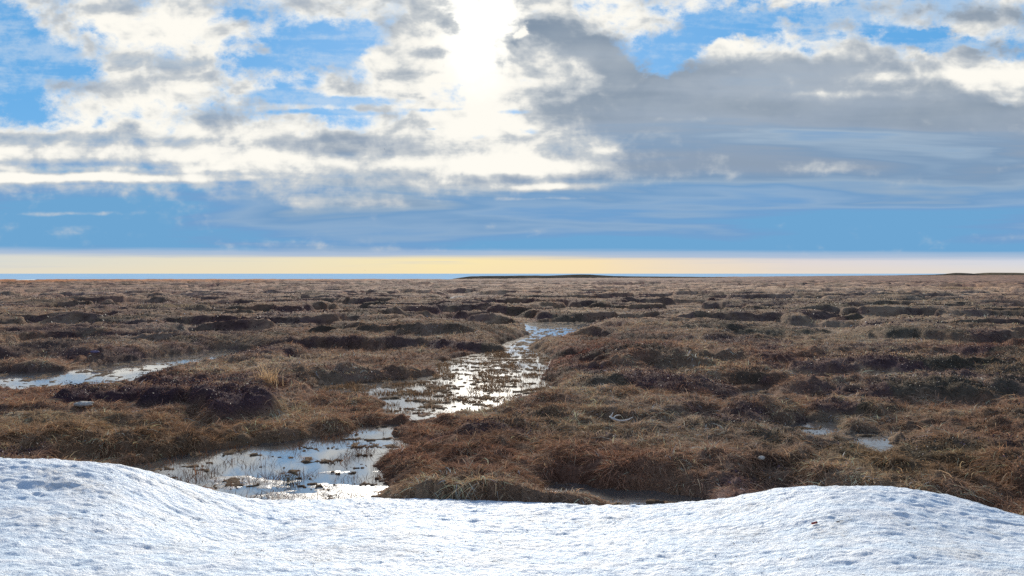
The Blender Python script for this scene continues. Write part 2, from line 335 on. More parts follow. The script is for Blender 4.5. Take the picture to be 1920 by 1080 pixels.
def terrain(x, y):
    """height, pool depth mask, distance to pools, dark-plant and painted-shade weight"""
    r = np.hypot(x, y)
    wx = x + .35 * fbm(x * .45, y * .45, 3, 5); wy = y + .35 * fbm(x * .45 + 40, y * .45, 3, 6)
    # plateaus with banks, pillowed by frost
    a = fbm(wx / 7.5, wy / 5.2, 3, 21); b = fbm(wx / 3.1, wy / 2.2, 3, 33)
    far = sstep(r, 14, 45)
    amp = (.15 + .22 * far + .14 * sstep(r, 80, 240)) * (1 - .85 * sstep(r, 130, 320))
    h = .09 + 1.5 * amp * (sstep(a, -.06, .08) - .34) + (.08 + .05 * far * (1 - sstep(r, 120, 300))) * sstep(b, -.12, .16)
    c = fbm(wx / 17, wy / 11, 3, 45)
    h += .22 * far * sstep(c, -.03, .10) * (1 - sstep(r, 130, 300))
    dark = .75 * sstep(fbm(x / 3.1, y / 2.4, 4, 51), .02, .28) * sstep(a, -.3, .1)
    dark = np.maximum(dark, .9 * np.exp(-((a + .0) / .14) ** 2) * sstep(fbm(x / 5, y / 5, 2, 53), -.35, .05) * sstep(r, 12, 18))  # shrubs along the banks, doubling as painted shade on the slopes
    dark = np.maximum(dark, .7 * far * sstep(fbm(x / 7, y / 5, 4, 57), .1, .45))
    md = np.zeros_like(x)
    near = r < 130
    xn, yn = wx[near], wy[near]; hm = np.zeros(xn.shape); dm = np.zeros(xn.shape)
    wob = 1 + .42 * fbm(xn * 1.1, yn * 1.1, 3, 9)
    for (cx, y0, hw, dep, z, dk) in MW:
        cy = y0 + dep * .5
        u = (xn - cx) / hw; v = (yn - cy) / (dep * .5)
        v = np.where(v > 0, v * .62, v)
        d = np.sqrt(u * u + v * v)
        d = d * wob
        f = np.clip(1 - d ** 3.4, 0, 1) ** .8
        hm = np.maximum(hm, z * f)
        dm = np.maximum(dm, dk * sstep(1.05 - d, 0, .25) * sstep(v, .75, -.2))  # dark cover kept to the viewer's side: plants plus shade put into colour
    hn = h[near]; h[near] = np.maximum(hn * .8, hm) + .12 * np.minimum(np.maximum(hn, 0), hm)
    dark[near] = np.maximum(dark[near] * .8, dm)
    # tussocks
    t1 = fbm(wx * 1.9, wy * 1.9, 3, 61); t2 = fbm(x * 4.6, y * 4.6, 3, 67)
    h += (.080 - .035 * far) * t1 + (.042 - .015 * far) * t2 + .02 * np.abs(perlin(x * 3.1, y * 3.1, 63))
    # pools
    psd = np.full(x.shape, 50.)
    m = r < 420
    xs, ys = x[m] + .10 * fbm(x[m] * 1.7, y[m] * 1.7, 3, 81) , y[m] + .10 * fbm(x[m] * 1.7 + 9, y[m] * 1.7, 3, 83)
    pv = np.full(xs.shape, 50.)
    for k, pl in PW.items():
        lo = pl.min(0) - 1.5; hi = pl.max(0) + 1.5
        q = (xs > lo[0]) & (xs < hi[0]) & (ys > lo[1]) & (ys < hi[1])
        if q.any():
            sc = 1.0
            pv[q] = np.minimum(pv[q], poly_sd(xs[q], ys[q], pl) * sc)
    psd[m] = pv
    isl = fbm(x * 1.7, y * 2.7, 5, 91, .76)
    ismax = sstep(r, 10, 14)                              # islets crowd the farther pools, the near one is opener
    bed = -.055 + .07 * (1 - sstep(r, 45, 60)) * sstep(isl, .16 - .14 * ismax, .34 - .13 * ismax) + .014 * fbm(x * 5, y * 5, 3, 93)
    h = np.where(psd < 3, np.maximum(h, .03), h)
    h = np.minimum(h, .05 + np.maximum(psd, 0) * .36 + .03 * t2)
    wpool = sstep(psd, .22, .02)
    h = h * (1 - wpool) + bed * wpool
    # slow fall to the shore, and the land to the right running on to the horizon
    az = x / np.maximum(y, 1.)
    sh_ = shore(np.clip(az, -3, 3))
    h += .55 * sstep(r, 120, 420) * sstep(-az, -.35, .1) * -1 * 0 
    h -= 1.6 * sstep(r, sh_ - 40, sh_ + 30)
    h += .45 * sstep(az, .35, .75) * sstep(r, 250, 1400)
    h = np.where(psd > 2.9, np.maximum(h, np.where(r < sh_ - 60, .035, -9)), h)
    # the ground stays under the snow bank
    q = (y < 9.5) & (np.abs(x) < 9)
    yc = np.interp(x[q] / np.maximum(y[q], .5), CR_T, CR_Y)
    cap = snow_z(x[q], y[q]) - .05
    h[q] = np.where(y[q] < yc + .15, np.minimum(h[q], cap), h[q])
    h = np.where((y < 7) & ~q, -.6, h)
    return h, psd, dark, sstep(a, .02, .3)

# ------------------------------------------------------------------ plant colours over the land (what grows there, with shaded faces and sunlit tops painted in)
C_TAN = np.array([.50, .355, .23]); C_RUST = np.array([.27, .130, .080]); C_BROWN = np.array([.30, .187, .125]); C_OLIVE = np.array([.36, .24, .125])
C_GREY = np.array([.34, .25, .205]); C_HEATH = np.array([.050, .026, .034]); C_CROW_SHADE = np.array([.044, .042, .028]); C_RED = np.array([.20, .055, .045]); C_ORANGE = np.array([.62, .21, .05])
ZONES = [ # px, py, rx, ry, colour, weight
 (950,880,420,60,C_RUST,.85),(1250,880,300,60,C_RUST,.5),(1500,820,420,55,C_TAN,.8),(1700,880,320,60,C_OLIVE,.7),(1250,800,200,30,C_TAN,.5),(1750,760,400,40,C_TAN,.35),(250,820,420,50,C_OLIVE,.75),(150,840,300,40,C_RUST,.3),
 (560,850,300,30,C_RUST,.6),(1600,600,420,60,C_TAN,.9),(1500,560,500,26,C_TAN,.6),(1550,650,300,26,C_TAN,.6),(1050,800,200,40,C_OLIVE,.4),(1150,670,170,40,C_RED,.75),(1050,690,90,25,C_RED,.6),
 (450,650,200,20,C_OLIVE,.5),(250,640,350,60,C_GREY,.4),(700,640,300,50,C_BROWN,.6),(300,560,700,30,C_GREY,.4),(1850,655,160,16,C_RED,.4),(1700,725,300,30,C_GREY,.3),(1800,830,200,26,C_RED,.35),
 (780,690,160,25,C_RUST,.5),(1420,665,120,20,C_RED,.35),(150,525,700,10,C_ORANGE,1.),(500,540,800,14,C_BROWN,.8),(1000,530,500,8,C_BROWN,.6),(1600,528,700,14,C_GREY,.4),(500,575,900,20,C_RUST,.3),(1320,560,300,14,C_RED,.2)]
def veg(x, y, dark, top):
    r = np.hypot(x, y)
    n1 = fbm(x / 2.2, y / 2.0, 4, 101)[:, None]; n2 = fbm(x / 5.1, y / 4.0, 4, 107)[:, None]; n3 = fbm(x / .8, y / .8, 3, 109)[:, None]
    c = C_BROWN + (C_TAN - C_BROWN) * sstep(n1, -.15, .45) + 0
    c = c + (C_RUST - c) * .40 * sstep(n2, .0, .45)
    c = c + (C_TAN - c) * .45 * top[:, None]      # drier grass on the raised plates, also painted lighter as sunlit tops
    c = c + (C_GREY - c) * .5 * sstep(-n2, .05, .5)
    c = c * np.array([1.36, 1.24, 1.13]) * (1 - sstep(r, 60, 200)[:, None] * np.array([.47, .57, .61]))
    yy = np.maximum(y, .5)
    px = 960 + F * x / yy; py = HOR + F * (H - .12) / yy
    for (cx, cy, rx, ry, cl, wt) in ZONES:
        d = np.hypot((px - cx) / rx, (py - cy) / ry)[:, None]
        c = c + (cl - c) * (wt * sstep(d, 1.25, .3) * (.55 + .45 * sstep(n3 + n1, -.5, .5)))
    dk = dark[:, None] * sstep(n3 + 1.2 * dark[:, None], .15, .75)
    hc = np.where(fbm(x / 6, y / 6, 2, 131)[:, None] > .0, C_HEATH, C_CROW_SHADE)
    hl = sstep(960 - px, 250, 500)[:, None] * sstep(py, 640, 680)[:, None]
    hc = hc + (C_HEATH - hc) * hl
    return c, dk, hc

# ------------------------------------------------------------------ mesh builders
def mesh_from(name, co, faces, mat, cols=None, smooth=True, extra=None):
    me = bpy.data.meshes.new(name)
    nf, k = faces.shape
    me.vertices.add(len(co)); me.vertices.foreach_set('co', np.ascontiguousarray(co, np.float32).ravel())
    me.loops.add(nf * k); me.loops.foreach_set('vertex_index', np.ascontiguousarray(faces, np.int32).ravel())
    me.polygons.add(nf); me.polygons.foreach_set('loop_start', np.arange(nf, dtype=np.int32) * k)
    me.polygons.foreach_set('use_smooth', np.full(nf, smooth))
    me.update(calc_edges=True)
    if cols is not None:
        at_ = me.color_attributes.new('tone', 'FLOAT_COLOR', 'POINT')
        c4 = np.ones((len(co), 4), np.float32); c4[:, :3] = cols
        at_.data.foreach_set('color', c4.ravel())
    me.materials.append(mat)
    o = bpy.data.objects.new(name, me); COL.objects.link(o)
    return o
def new_mat(name):
    m = bpy.data.materials.new(name); m.use_nodes = True; Ex.nt = m.node_tree
    b = m.node_tree.nodes['Principled BSDF']
    return m, b
def link(e, sock): Ex.nt.links.new(e.s, sock)
def attr(name='tone'):
    n = Ex.nt.nodes.new('ShaderNodeAttribute'); n.attribute_name = name; return Ex(n.outputs['Color'])
def objco():
    n = Ex.nt.nodes.new('ShaderNodeTexCoord'); return Ex(n.outputs['Object'])
def bump(h, strength, dist, b):
    n = Ex.nt.nodes.new('ShaderNodeBump'); n.inputs['Strength'].default_value = strength; n.inputs['Distance'].default_value = dist
    link(h, n.inputs['Height']); Ex.nt.links.new(n.outputs[0], b.inputs['Normal'])
def simple_mat(name, col, rough=.6, var=.25, scale=20, bs=.2):
    m, b = new_mat(name); n = noise(objco(), scale, 4)
    link(mixc(ss(n, .3, .7), tuple(c * (1 - var) for c in col), tuple(min(c * (1 + var), 1) for c in col)), b.inputs['Base Color'])
    b.inputs['Roughness'].default_value = rough; bump(n, bs, .01, b)
    return m

# ------------------------------------------------------------------ ground
m_ground, b = new_mat('peat_and_grass')
oc = objco()
g1 = noise(oc, 3.5, 6, .65); g2 = noise(vm('MULTIPLY', oc, (.35, 1., 1.)), .9, 8, .68); g3 = noise(oc, 26, 4, .7)
gf = ss(g2, .36, .64) * .6 + ss(g1, .3, .7) * .5 + ss(g3, .25, .75) * .35
gc = vm('SCALE', attr(), scale=gf * .9 + .42)
link(gc, b.inputs['Base Color']); b.inputs['Roughness'].default_value = .95; b.inputs['Specular IOR Level'].default_value = .1
bump(g1 * .8 + g3 * .35, .9, .12, b)

rs = [2.0]
while rs[-1] < 9000:
    r_ = rs[-1]; rs.append(r_ * (1.0065 if 5 < r_ < 90 else (1.009 if r_ < 500 else 1.02)))
rs = np.array(rs)
A1 = np.linspace(-42, 42, 840)
azs = np.radians(np.concatenate([np.linspace(-100, -42.6, 60), A1, np.linspace(42.6, 100, 60)]))
RR, AA = np.meshgrid(rs, azs, indexing='ij')
gx = (RR * np.sin(AA)).ravel(); gy = (RR * np.cos(AA)).ravel()
gz, gpsd, gdark, gtop = terrain(gx, gy)
sz = snow_z(gx[gx ** 2 + gy ** 2 < 400], gy[gx ** 2 + gy ** 2 < 400])
cg, dk, hc = veg(gx, gy, gdark, gtop)
far_w = sstep(np.hypot(gx, gy), 45, 110)[:, None]
cbase = cg * (.5 + .5 * far_w)                      # litter and peat between the plants near by
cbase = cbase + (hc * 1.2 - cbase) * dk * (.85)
wet = sstep(gpsd, .04, -.10)[:, None]
cbase = cbase + (np.array([.13, .085, .05]) - cbase) * wet
n0, n1_ = RR.shape
idx = np.arange(n0 * n1_).reshape(n0, n1_)
fc = np.stack([idx[:-1, :-1], idx[:-1, 1:], idx[1:, 1:], idx[1:, :-1]], -1).reshape(-1, 4)
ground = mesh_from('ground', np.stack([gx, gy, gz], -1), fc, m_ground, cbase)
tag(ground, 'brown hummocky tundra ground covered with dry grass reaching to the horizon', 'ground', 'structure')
L0 = int(np.searchsorted(azs, azs[60] - 1e-9)); DA = azs[61] - azs[60]
G = {'z': gz, 'psd': gpsd, 'dark': gdark}
G = {k: v.reshape(n0, n1_) for k, v in G.items()}
G3 = {'c': cg.reshape(n0, n1_, 3), 'dk': dk.reshape(n0, n1_, 1), 'hc': hc.reshape(n0, n1_, 3)}
def pick(x, y, *names):
    """values of the ground mesh at points, straight from its own grid"""
    r = np.hypot(x, y); a = np.arctan2(x, y)
    i = np.clip(np.searchsorted(rs, r) - 1, 0, n0 - 2); u = (r - rs[i]) / (rs[i + 1] - rs[i])
    j = np.clip((a - azs[60]) / DA, 0, 838.999); j0 = j.astype(int); v = j - j0; j0 = j0 + 60
    out = []
    for k in names:
        g_ = G.get(k); 
        if g_ is None: g_ = G3[k]; uu, vv = u[:, None], v[:, None]
        else: uu, vv = u, v
        out.append((g_[i, j0] * (1 - vv) + g_[i, j0 + 1] * vv) * (1 - uu) + (g_[i + 1, j0] * (1 - vv) + g_[i + 1, j0 + 1] * vv) * uu)
    return out
# plain ground behind and beside, under the snow, so the sheet closes round the viewer
def sheet(name, xs, ys, zfun, mat, col=None):
    gx_, gy_ = np.meshgrid(xs, ys, indexing='xy'); z = zfun(gx_.ravel(), gy_.ravel())
    n_, m_ = gx_.shape; ix = np.arange(n_ * m_).reshape(n_, m_)
    f = np.stack([ix[:-1, :-1], ix[:-1, 1:], ix[1:, 1:], ix[1:, :-1]], -1).reshape(-1, 4)
    c = None if col is None else np.tile(np.array(col), (n_ * m_, 1))
    return mesh_from(name, np.stack([gx_.ravel(), gy_.ravel(), z], -1), f, mat, c)

# ------------------------------------------------------------------ meltwater
m_water, b = new_mat('meltwater')
oc = objco()
b.inputs['Base Color'].default_value = (.10, .095, .085, 1); b.inputs['Roughness'].default_value = .13; b.inputs['IOR'].default_value = 1.33
b.inputs['Specular IOR Level'].default_value = .9; b.inputs['Coat Weight'].default_value = 1.0; b.inputs['Coat Roughness'].default_value = .02; b.inputs['Coat IOR'].default_value = 2.8
bump(noise(vm('MULTIPLY', oc, (1, 1.6, 1)), 14, 4, .6), .14, .02, b)
WL = {'main': 'broad shallow meltwater pool full of grassy islets in the middle of the tundra', 'neck': 'tiny meltwater puddle just below the broad islet pool',
 'strait': 'narrow broken neck of water joining the two middle pools', 'upper': 'small bright pool at the far end of the middle meltwater chain',
 'near': 'meltwater pool with sedge stems lying beside the left snow mound', 'left': 'long narrow meltwater channel at the left edge of the tundra',
 'right_a': 'small puddle in a grassy gap beyond the grey-green mound on the right', 'right_b': 'small bright puddle at the foot of the grey-green mound on the right',
 'right_c': 'pointed bright puddle in tan grass, nearest of the puddles on the right', 'bank': 'dark strip of meltwater between the grass bank and the middle of the snow edge',
 'far_a': 'thin winding gleam of water far out in the middle of the tundra', 'far_b': 'long thin line of water far out on the left', 'far_c': 'short pale puddle far out on the right',
 'far_d': 'thin pale pond in front of the left end of the low dark hill', 'far_e': 'short pale pond in front of the middle of the low dark hill',
 'far_f': 'slanting sliver of water in pale grass right of the middle', 'far_g': 'thin sliver of water right of the pointed puddle', 'far_h': 'small pale puddle below the pale crested mound on the left',
 'far_i': 'thin pond by the shore at the far left'}
for ki, (k, pl) in enumerate(PW.items()):
    wz = (ki % 6) * .003 - .008
    lo = pl.min(0) - .9; hi = pl.max(0) + .9
    if k.startswith('far_') and pl[0][1] > 40:
        lo -= .5; hi += .5
    me = bpy.data.meshes.new('water')
    # outline offset of the pool, laid level
    c0 = pl.mean(0); a = np.arctan2(pl[:, 1] - c0[1], pl[:, 0] - c0[0])
    me.from_pydata([(lo[0], lo[1], wz), (hi[0], lo[1], wz), (hi[0], hi[1], wz), (lo[0], hi[1], wz)], [], [(0, 1, 2, 3)])
    me.materials.append(m_water); o = bpy.data.objects.new('water', me); COL.objects.link(o)
    tag(o, WL[k], 'water', 'structure', 'meltwater pools on the tundra')

# ------------------------------------------------------------------ sea
m_sea, b = new_mat('sea_water')
oc = objco()
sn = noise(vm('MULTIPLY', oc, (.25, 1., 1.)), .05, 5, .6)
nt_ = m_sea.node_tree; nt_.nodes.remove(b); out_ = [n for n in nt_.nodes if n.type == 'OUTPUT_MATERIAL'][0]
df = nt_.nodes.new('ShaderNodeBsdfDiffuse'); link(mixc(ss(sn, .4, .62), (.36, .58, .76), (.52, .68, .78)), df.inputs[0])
nt_.links.new(df.outputs[0], out_.inputs[0])
sea = sheet('sea', np.linspace(-40000, 40000, 9), np.array([300, 1500, 4000, 9000, 20000, 60000.]), lambda x, y: np.full(x.shape, -.42), m_sea)
tag(sea, 'thin pale blue band of sea along the horizon', 'sea', 'structure')

# ------------------------------------------------------------------ low dark hill and the rises on the right
m_hill, b = new_mat('dark_heath_hill')
oc = objco(); hn = noise(vm('MULTIPLY', oc, (.3, .3, 1.4)), .5, 5, .65)
link(mixc(ss(hn, .35, .65), (.050, .047, .036), (.13, .105, .075)), b.inputs['Base Color']); b.inputs['Roughness'].default_value = 1; b.inputs['Specular IOR Level'].default_value = 0
bump(hn, 1, .6, b)
m_rise, b = new_mat('grassy_rise')
oc = objco(); hn = noise(vm('MULTIPLY', oc, (.3, .3, 1.4)), .5, 5, .65)
link(mixc(ss(hn, .35, .65), (.10, .085, .055), (.20, .155, .10)), b.inputs['Base Color']); b.inputs['Roughness'].default_value = 1; b.inputs['Specular IOR Level'].default_value = 0
bump(hn, 1, .6, b)
def hill(prof, Yd, depth, mat, label, seed):
    """prof: (px, crest row) of the skyline at distance Yd"""
    xs_ = np.linspace((prof[0][0] - 960) / F * Yd, (prof[-1][0] - 960) / F * Yd, 260)
    pz = np.interp(xs_, [(p[0] - 960) / F * Yd for p in prof], [H - Yd * (p[1] - HOR) / F for p in prof])
    vs = np.linspace(-1, 1, 40)
    XX, VV = np.meshgrid(xs_, vs)
    g = np.clip(1 - np.abs(VV) ** 2.5, 0, 1)
    Zc = np.interp(XX, xs_, pz)
    Z = -.6 + (Zc + .6) * g + .10 * fbm(XX / 7, VV * 6, 4, seed) * g
    Yv = Yd + VV * depth / 2 + 3 * fbm(XX / 30, VV, 2, seed + 3)
    n_, m_ = XX.shape; ix = np.arange(n_ * m_).reshape(n_, m_)
    f = np.stack([ix[:-1, :-1], ix[:-1, 1:], ix[1:, 1:], ix[1:, :-1]], -1).reshape(-1, 4)
    o = mesh_from('hill', np.stack([XX.ravel(), Yv.ravel(), Z.ravel()], -1), f, mat)
    return tag(o, label, 'hill', 'structure')
hill([(848,523),(864,520.5),(884,518),(915,517.6),(960,517),(1000,516.6),(1030,517),(1060,515.6),(1080,514.8),(1105,514.7),(1122,516),(1150,517.5),(1185,518.2),(1240,518.6),(1330,519.3),(1380,520.5)], 410, 50, m_hill, 'low dark hill on the shore in the middle of the horizon', 5)
hill([(1690,516),(1760,514.8),(1780,513.6),(1796,511.6),(1812,512.3),(1830,514.6),(1840,516)], 900, 60, m_hill, 'small dark rise on the horizon at the right', 8)
hill([(1826,516),(1842,512.2),(1860,511.2),(1900,511.4),(1940,513),(2040,513),(2200,516)], 980, 80, m_rise, 'flat-topped brown rise at the far right of the horizon', 12)

# ------------------------------------------------------------------ snow bank
m_snow, b = new_mat('old_snow')
oc = objco()
s1 = noise(vm('MULTIPLY', oc, (1., 1.8, 1.)), 3.2, 6, .6, .4); s2 = noise(oc, 26, 5, .7); s3 = noise(oc, 110, 3, .7); s4 = noise(vm('ADD', oc, (5, 3, 1)), 2.1, 5, .6, .5)
s5 = noise(vm('MULTIPLY', oc, (8., 13., 9.)), 1., 4, .62, .5)
sp = noise(vm('ADD', oc, (3, 9, 1)), 75, 2, .6)
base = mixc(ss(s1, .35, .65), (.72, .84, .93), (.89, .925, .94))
base = mixc(ss(s4, .48, .70) * ss(s2, .36, .60) * .6, base, (.50, .47, .42))
base = mixc(ss(sp, .70, .74) * ss(s4, .36, .55), base, (.07, .06, .05))
link(base, b.inputs['Base Color']); b.inputs['Roughness'].default_value = .55; b.inputs['Specular IOR Level'].default_value = .35
b.inputs['Subsurface Weight'].default_value = .0
bump(s1 * .4 + s2 * .75 + s3 * .12 + s5 * .6, .85, .055, b)
xs_ = np.concatenate([np.linspace(-60, -8.2, 30), np.linspace(-8, 8, 900), np.linspace(8.2, 60, 30)])
ys_ = np.concatenate([np.linspace(-60, 1.5, 30), np.linspace(1.7, 3.3, 14), np.linspace(3.35, 10.4, 540)])
def snow_sheet(x, y):
    z = snow_z(x, y)
    xc = np.clip(x, -8, 8); yc = np.clip(y, -4, 99)
    z2 = snow_z(xc, yc)
    z = z2 + (z - z2) * 0
    return np.where(y > 9.6, z - (y - 9.6) * .6, z)
snow = sheet('snow_bank', xs_, ys_, snow_sheet, m_snow)
tag(snow, 'white old snow bank with rounded mounds across the foreground', 'snow', 'structure')
def on_surface(px, py, zf, lo=3.5, hi=260):
    """march the viewing ray until it meets the surface"""
    d = ray(px, py); ts = lo * np.exp(np.arange(0, math.log(hi / lo), .0012))
    X_, Y_, Z_ = d[0] * ts, d[1] * ts, H + d[2] * ts
    zs = zf(X_, Y_); k = np.argmax(Z_ < zs)
    return X_[k], Y_[k], zs[k]
tz = lambda X_, Y_: np.maximum(terrain(X_, Y_)[0], np.where(Y_ < 10, snow_sheet(X_, Y_), -9))

# grey slush lying in the pool by the snow
m_slush, b = new_mat('wet_slush')
oc = objco(); q1 = noise(oc, 5, 5, .6); q2 = noise(oc, 40, 4, .7)
link(mixc(ss(q1 * .6 + q2 * .4, .38, .62), (.30, .25, .19), (.60, .56, .50)), b.inputs['Base Color']); b.inputs['Roughness'].default_value = .35
bump(q2 * .6 + q1, .5, .02, b)
def slush_z(x, y):
    cx1, cy1 = at(430, 905); cx2, cy2 = at(640, 930)
    d1 = np.hypot((x - cx1) / .8, (y - cy1) / .5); d2 = np.hypot((x - cx2) / 1.5, (y - cy2) / .95)
    f = np.maximum(1 - d1, 1 - d2) + .55 * fbm(x * 1.6, y * 2.4, 4, 201)
    return -.03 + .040 * sstep(f, -.1, .6) + .012 * fbm(x * 2.5, y * 4, 4, 203, .65)
sx0, sy0 = at(640, 915)
slush = sheet('slush', np.linspace(sx0 - 3.2, sx0 + 1.9, 220), np.linspace(sy0 - 1.6, sy0 + 1.5, 160), slush_z, m_slush)
tag(slush, 'grey wet slush melting in the pool beside the snow bank', 'slush', 'structure')

# ------------------------------------------------------------------ grass
m_grass, b = new_mat('dry_grass')
nt_ = m_grass.node_tree; nt_.nodes.remove(b); out_ = [n for n in nt_.nodes if n.type == 'OUTPUT_MATERIAL'][0]
df = nt_.nodes.new('ShaderNodeBsdfDiffuse'); tr = nt_.nodes.new('ShaderNodeBsdfTranslucent'); mx = nt_.nodes.new('ShaderNodeMixShader'); mx.inputs[0].default_value = .30
tone = attr(); link(tone, df.inputs[0]); link(tone, tr.inputs[0])
nt_.links.new(df.outputs[0], mx.inputs[1]); nt_.links.new(tr.outputs[0], mx.inputs[2]); nt_.links.new(mx.outputs[0], out_.inputs[0])
def blades(name, x, y, z, L, wd, dirx, diry, lift, droop, cols, mat, seg=3, top=None):
    """ribbons that rise, bend over and taper"""
    n = len(x); T = np.linspace(0, 1, seg + 1)
    P = np.zeros((n, seg + 1, 3))
    kx = rng.normal(0, .18, (n, 1)); ky = rng.normal(0, .18, (n, 1))
    t = T[None, :]
    hor = L[:, None] * (np.cos(lift)[:, None] * t + .25 * t ** 2)
    P[:, :, 0] = x[:, None] + dirx[:, None] * hor + kx * L[:, None] * t ** 2
    P[:, :, 1] = y[:, None] + diry[:, None] * hor + ky * L[:, None] * t ** 2
    P[:, :, 2] = z[:, None] + L[:, None] * (np.sin(lift)[:, None] * t - droop[:, None] * t ** 2)
    ang = np.arctan2(diry, dirx) + math.pi / 2 + rng.normal(0, .5, n)
    wx_ = np.cos(ang) * wd; wy_ = np.sin(ang) * wd; wz_ = rng.normal(0, .35, n) * wd
    taper = np.array([1., .9, .65, .12]) if seg == 3 else (np.array([1., .8, .1]) if seg == 2 else np.linspace(1, .1, seg + 1))
    off = np.stack([wx_, wy_, wz_], -1)[:, None, :] * taper[None, :, None] * .5
    V = np.stack([P - off, P + off], 2).reshape(n, -1, 3)
    base = (np.arange(n) * (2 * (seg + 1)))[:, None]
    q = np.array([[2 * i, 2 * i + 1, 2 * i + 3, 2 * i + 2] for i in range(seg)]).ravel()[None, :]
    fcs = (base + q).reshape(-1, 4)
    cc_ = np.repeat(cols, 2 * (seg + 1), axis=0)
    return mesh_from(name, V.reshape(-1, 3), fcs, mat, cc_, smooth=False)
def scatter(n, r0, r1, power, half=40.5, near_m=1.0):
    u = rng.random(n); r = (r0 ** power + u * (r1 ** power - r0 ** power)) ** (1 / power)
    a = np.radians(rng.uniform(-half, half, n))
    return r * np.sin(a), r * np.cos(a)
def grass_band(n, r0, r1, power, Lr, wr, seg):
    x, y = scatter(n, r0, r1, power)
    z, psd, dark, c, dk, hc = pick(x, y, 'z', 'psd', 'dark', 'c', 'dk', 'hc')
    keep = (z > .004) & (rng.random(len(x)) > dk[:, 0] * .82)
    if r0 < 12:
        s = np.full(x.shape, -9.); q = y < 10.2; s[q] = snow_sheet(x[q], y[q]); keep &= s < z - .01
        keep &= ~((psd < 0) & (slush_z(x, y) > z) & (np.abs(x - sx0) < 3.2) & (np.abs(y - sy0) < 1.6))
    x, y, z, c, psd, dk, hc = x[keep], y[keep], z[keep], c[keep], psd[keep], dk[keep], hc[keep]
    e = .12
    zx = pick(x + e, y, 'z')[0]; zy = pick(x, y + e, 'z')[0]
    sx, sy = (zx - z) / e, (zy - z) / e
    flow = fbm(x / .45, y / .45, 2, 301) * math.pi * 2 
    rx = rng.normal(0, .7, len(x)); ry = rng.normal(0, .7, len(x))
    ddx = -sx * .8 + .8 * np.cos(flow) + rx; ddy = -sy * .8 + .8 * np.sin(flow) + ry
    l = np.hypot(ddx, ddy) + 1e-6; ddx /= l; ddy /= l
    tus = sstep(fbm(x * 1.9, y * 1.9, 2, 61), -.3, .5)
    L = rng.uniform(Lr[0], Lr[1], len(x)) * (.65 + .6 * tus) * (.42 + .58 * sstep(psd, .0, .4))
    lift = np.radians(np.clip(rng.normal(38, 20, len(x)), 5, 86))
    droop = rng.uniform(.15, .75, len(x)) + np.clip(np.hypot(sx, sy), 0, 1.) * .5
    v = np.exp(rng.normal(-.12, .50, len(x)) + .30 * fbm(x * 3.3, y * 3.3, 2, 311) + .38 * fbm(x * 1.2, y * 1.4, 3, 313))[:, None]
    cc_ = c * v * 1.12
    pale = rng.random(len(x)) < .07; cc_[pale] = cc_[pale] * .4 + np.array([.42, .34, .23]) * .75
    cc_ = cc_ + (hc * 2.0 - cc_) * dk * .75
    wd = rng.uniform(wr[0], wr[1], len(x))
    return blades('dry_grass', x, y, z - .012, L, wd, ddx, ddy, lift, droop, np.clip(cc_, 0, .7), m_grass, seg)
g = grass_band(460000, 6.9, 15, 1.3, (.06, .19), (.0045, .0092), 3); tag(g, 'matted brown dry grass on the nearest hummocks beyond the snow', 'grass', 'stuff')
g = grass_band(26000, 6.9, 17, 1.2, (.16, .34), (.005, .010), 3); tag(g, 'longer bent straw blades lying over the nearest turf', 'grass', 'stuff')
g = grass_band(260000, 15, 30, 1.3, (.09, .22), (.009, .017), 2); tag(g, 'dry brown grass around the broad meltwater pool', 'grass', 'stuff')
g = grass_band(160000, 30, 75, 1.2, (.10, .20), (.020, .040), 2); tag(g, 'dry grass on the farther hummocks', 'grass', 'stuff')
g = grass_band(90000, 75, 240, 1.1, (.10, .22), (.05, .11), 2); tag(g, 'faint far grass towards the shore', 'grass', 'stuff')

# ------------------------------------------------------------------ heather and crowberry mats
m_heath, b = new_mat('heather_leaves')
link(attr(), b.inputs['Base Color']); b.inputs['Roughness'].default_value = .6; b.inputs['Specular IOR Level'].default_value = .3
def leaves(name, x, y, z, size, cols, mat):
    n = len(x)
    d = rng.normal(0, 1, (n, 3)); d[:, 2] = np.abs(d[:, 2]) + .4; d /= np.linalg.norm(d, axis=1)[:, None]
    e = np.cross(d, rng.normal(0, 1, (n, 3))); e /= np.linalg.norm(e, axis=1)[:, None] + 1e-9
    c = np.stack([x, y, z], -1); s = size[:, None]
    V = np.stack([c, c + d * s * .5 + e * s * .28, c + d * s, c + d * s * .5 - e * s * .28], 1).reshape(-1, 3)
    f = np.arange(n * 4).reshape(n, 4)
    return mesh_from(name, V, f, mat, np.repeat(cols, 4, axis=0), smooth=False)
def heath_band(n, r0, r1, power, sz_, hgt):
    x, y = scatter(n, r0, r1, power)
    z, psd, dark, c, dk, hc = pick(x, y, 'z', 'psd', 'dark', 'c', 'dk', 'hc')
    keep = (rng.random(n) < dk[:, 0] * 1.1) & (psd > .12) & (z > .03)
    if r0 < 12:
        s = np.full(x.shape, -9.); q = y < 10.2; s[q] = snow_sheet(x[q], y[q]); keep &= s < z - .01
    x, y, z, hc, dk = x[keep], y[keep], z[keep], hc[keep], dk[keep]
    h = hgt * dk[:, 0] * (.5 + .7 * sstep(fbm(x * 3, y * 3, 2, 401), -.4, .4)) * rng.random(len(x)) ** .6
    cl = hc * np.exp(rng.normal(0, .45, len(x)))[:, None] * 1.15
    pk = rng.random(len(x)) < .10; cl[pk] = np.array([.22, .13, .15]) * rng.uniform(.6, 1.3, (pk.sum(), 1))
    return leaves('heather', x, y, z + h, rng.uniform(sz_ * .7, sz_ * 1.4, len(x)), cl, m_heath)
o = heath_band(420000, 8, 32, 1.4, .026, .14); tag(o, 'low dark heather and crowberry mats that also carry painted shade on the mound faces near by', 'heather', 'stuff')
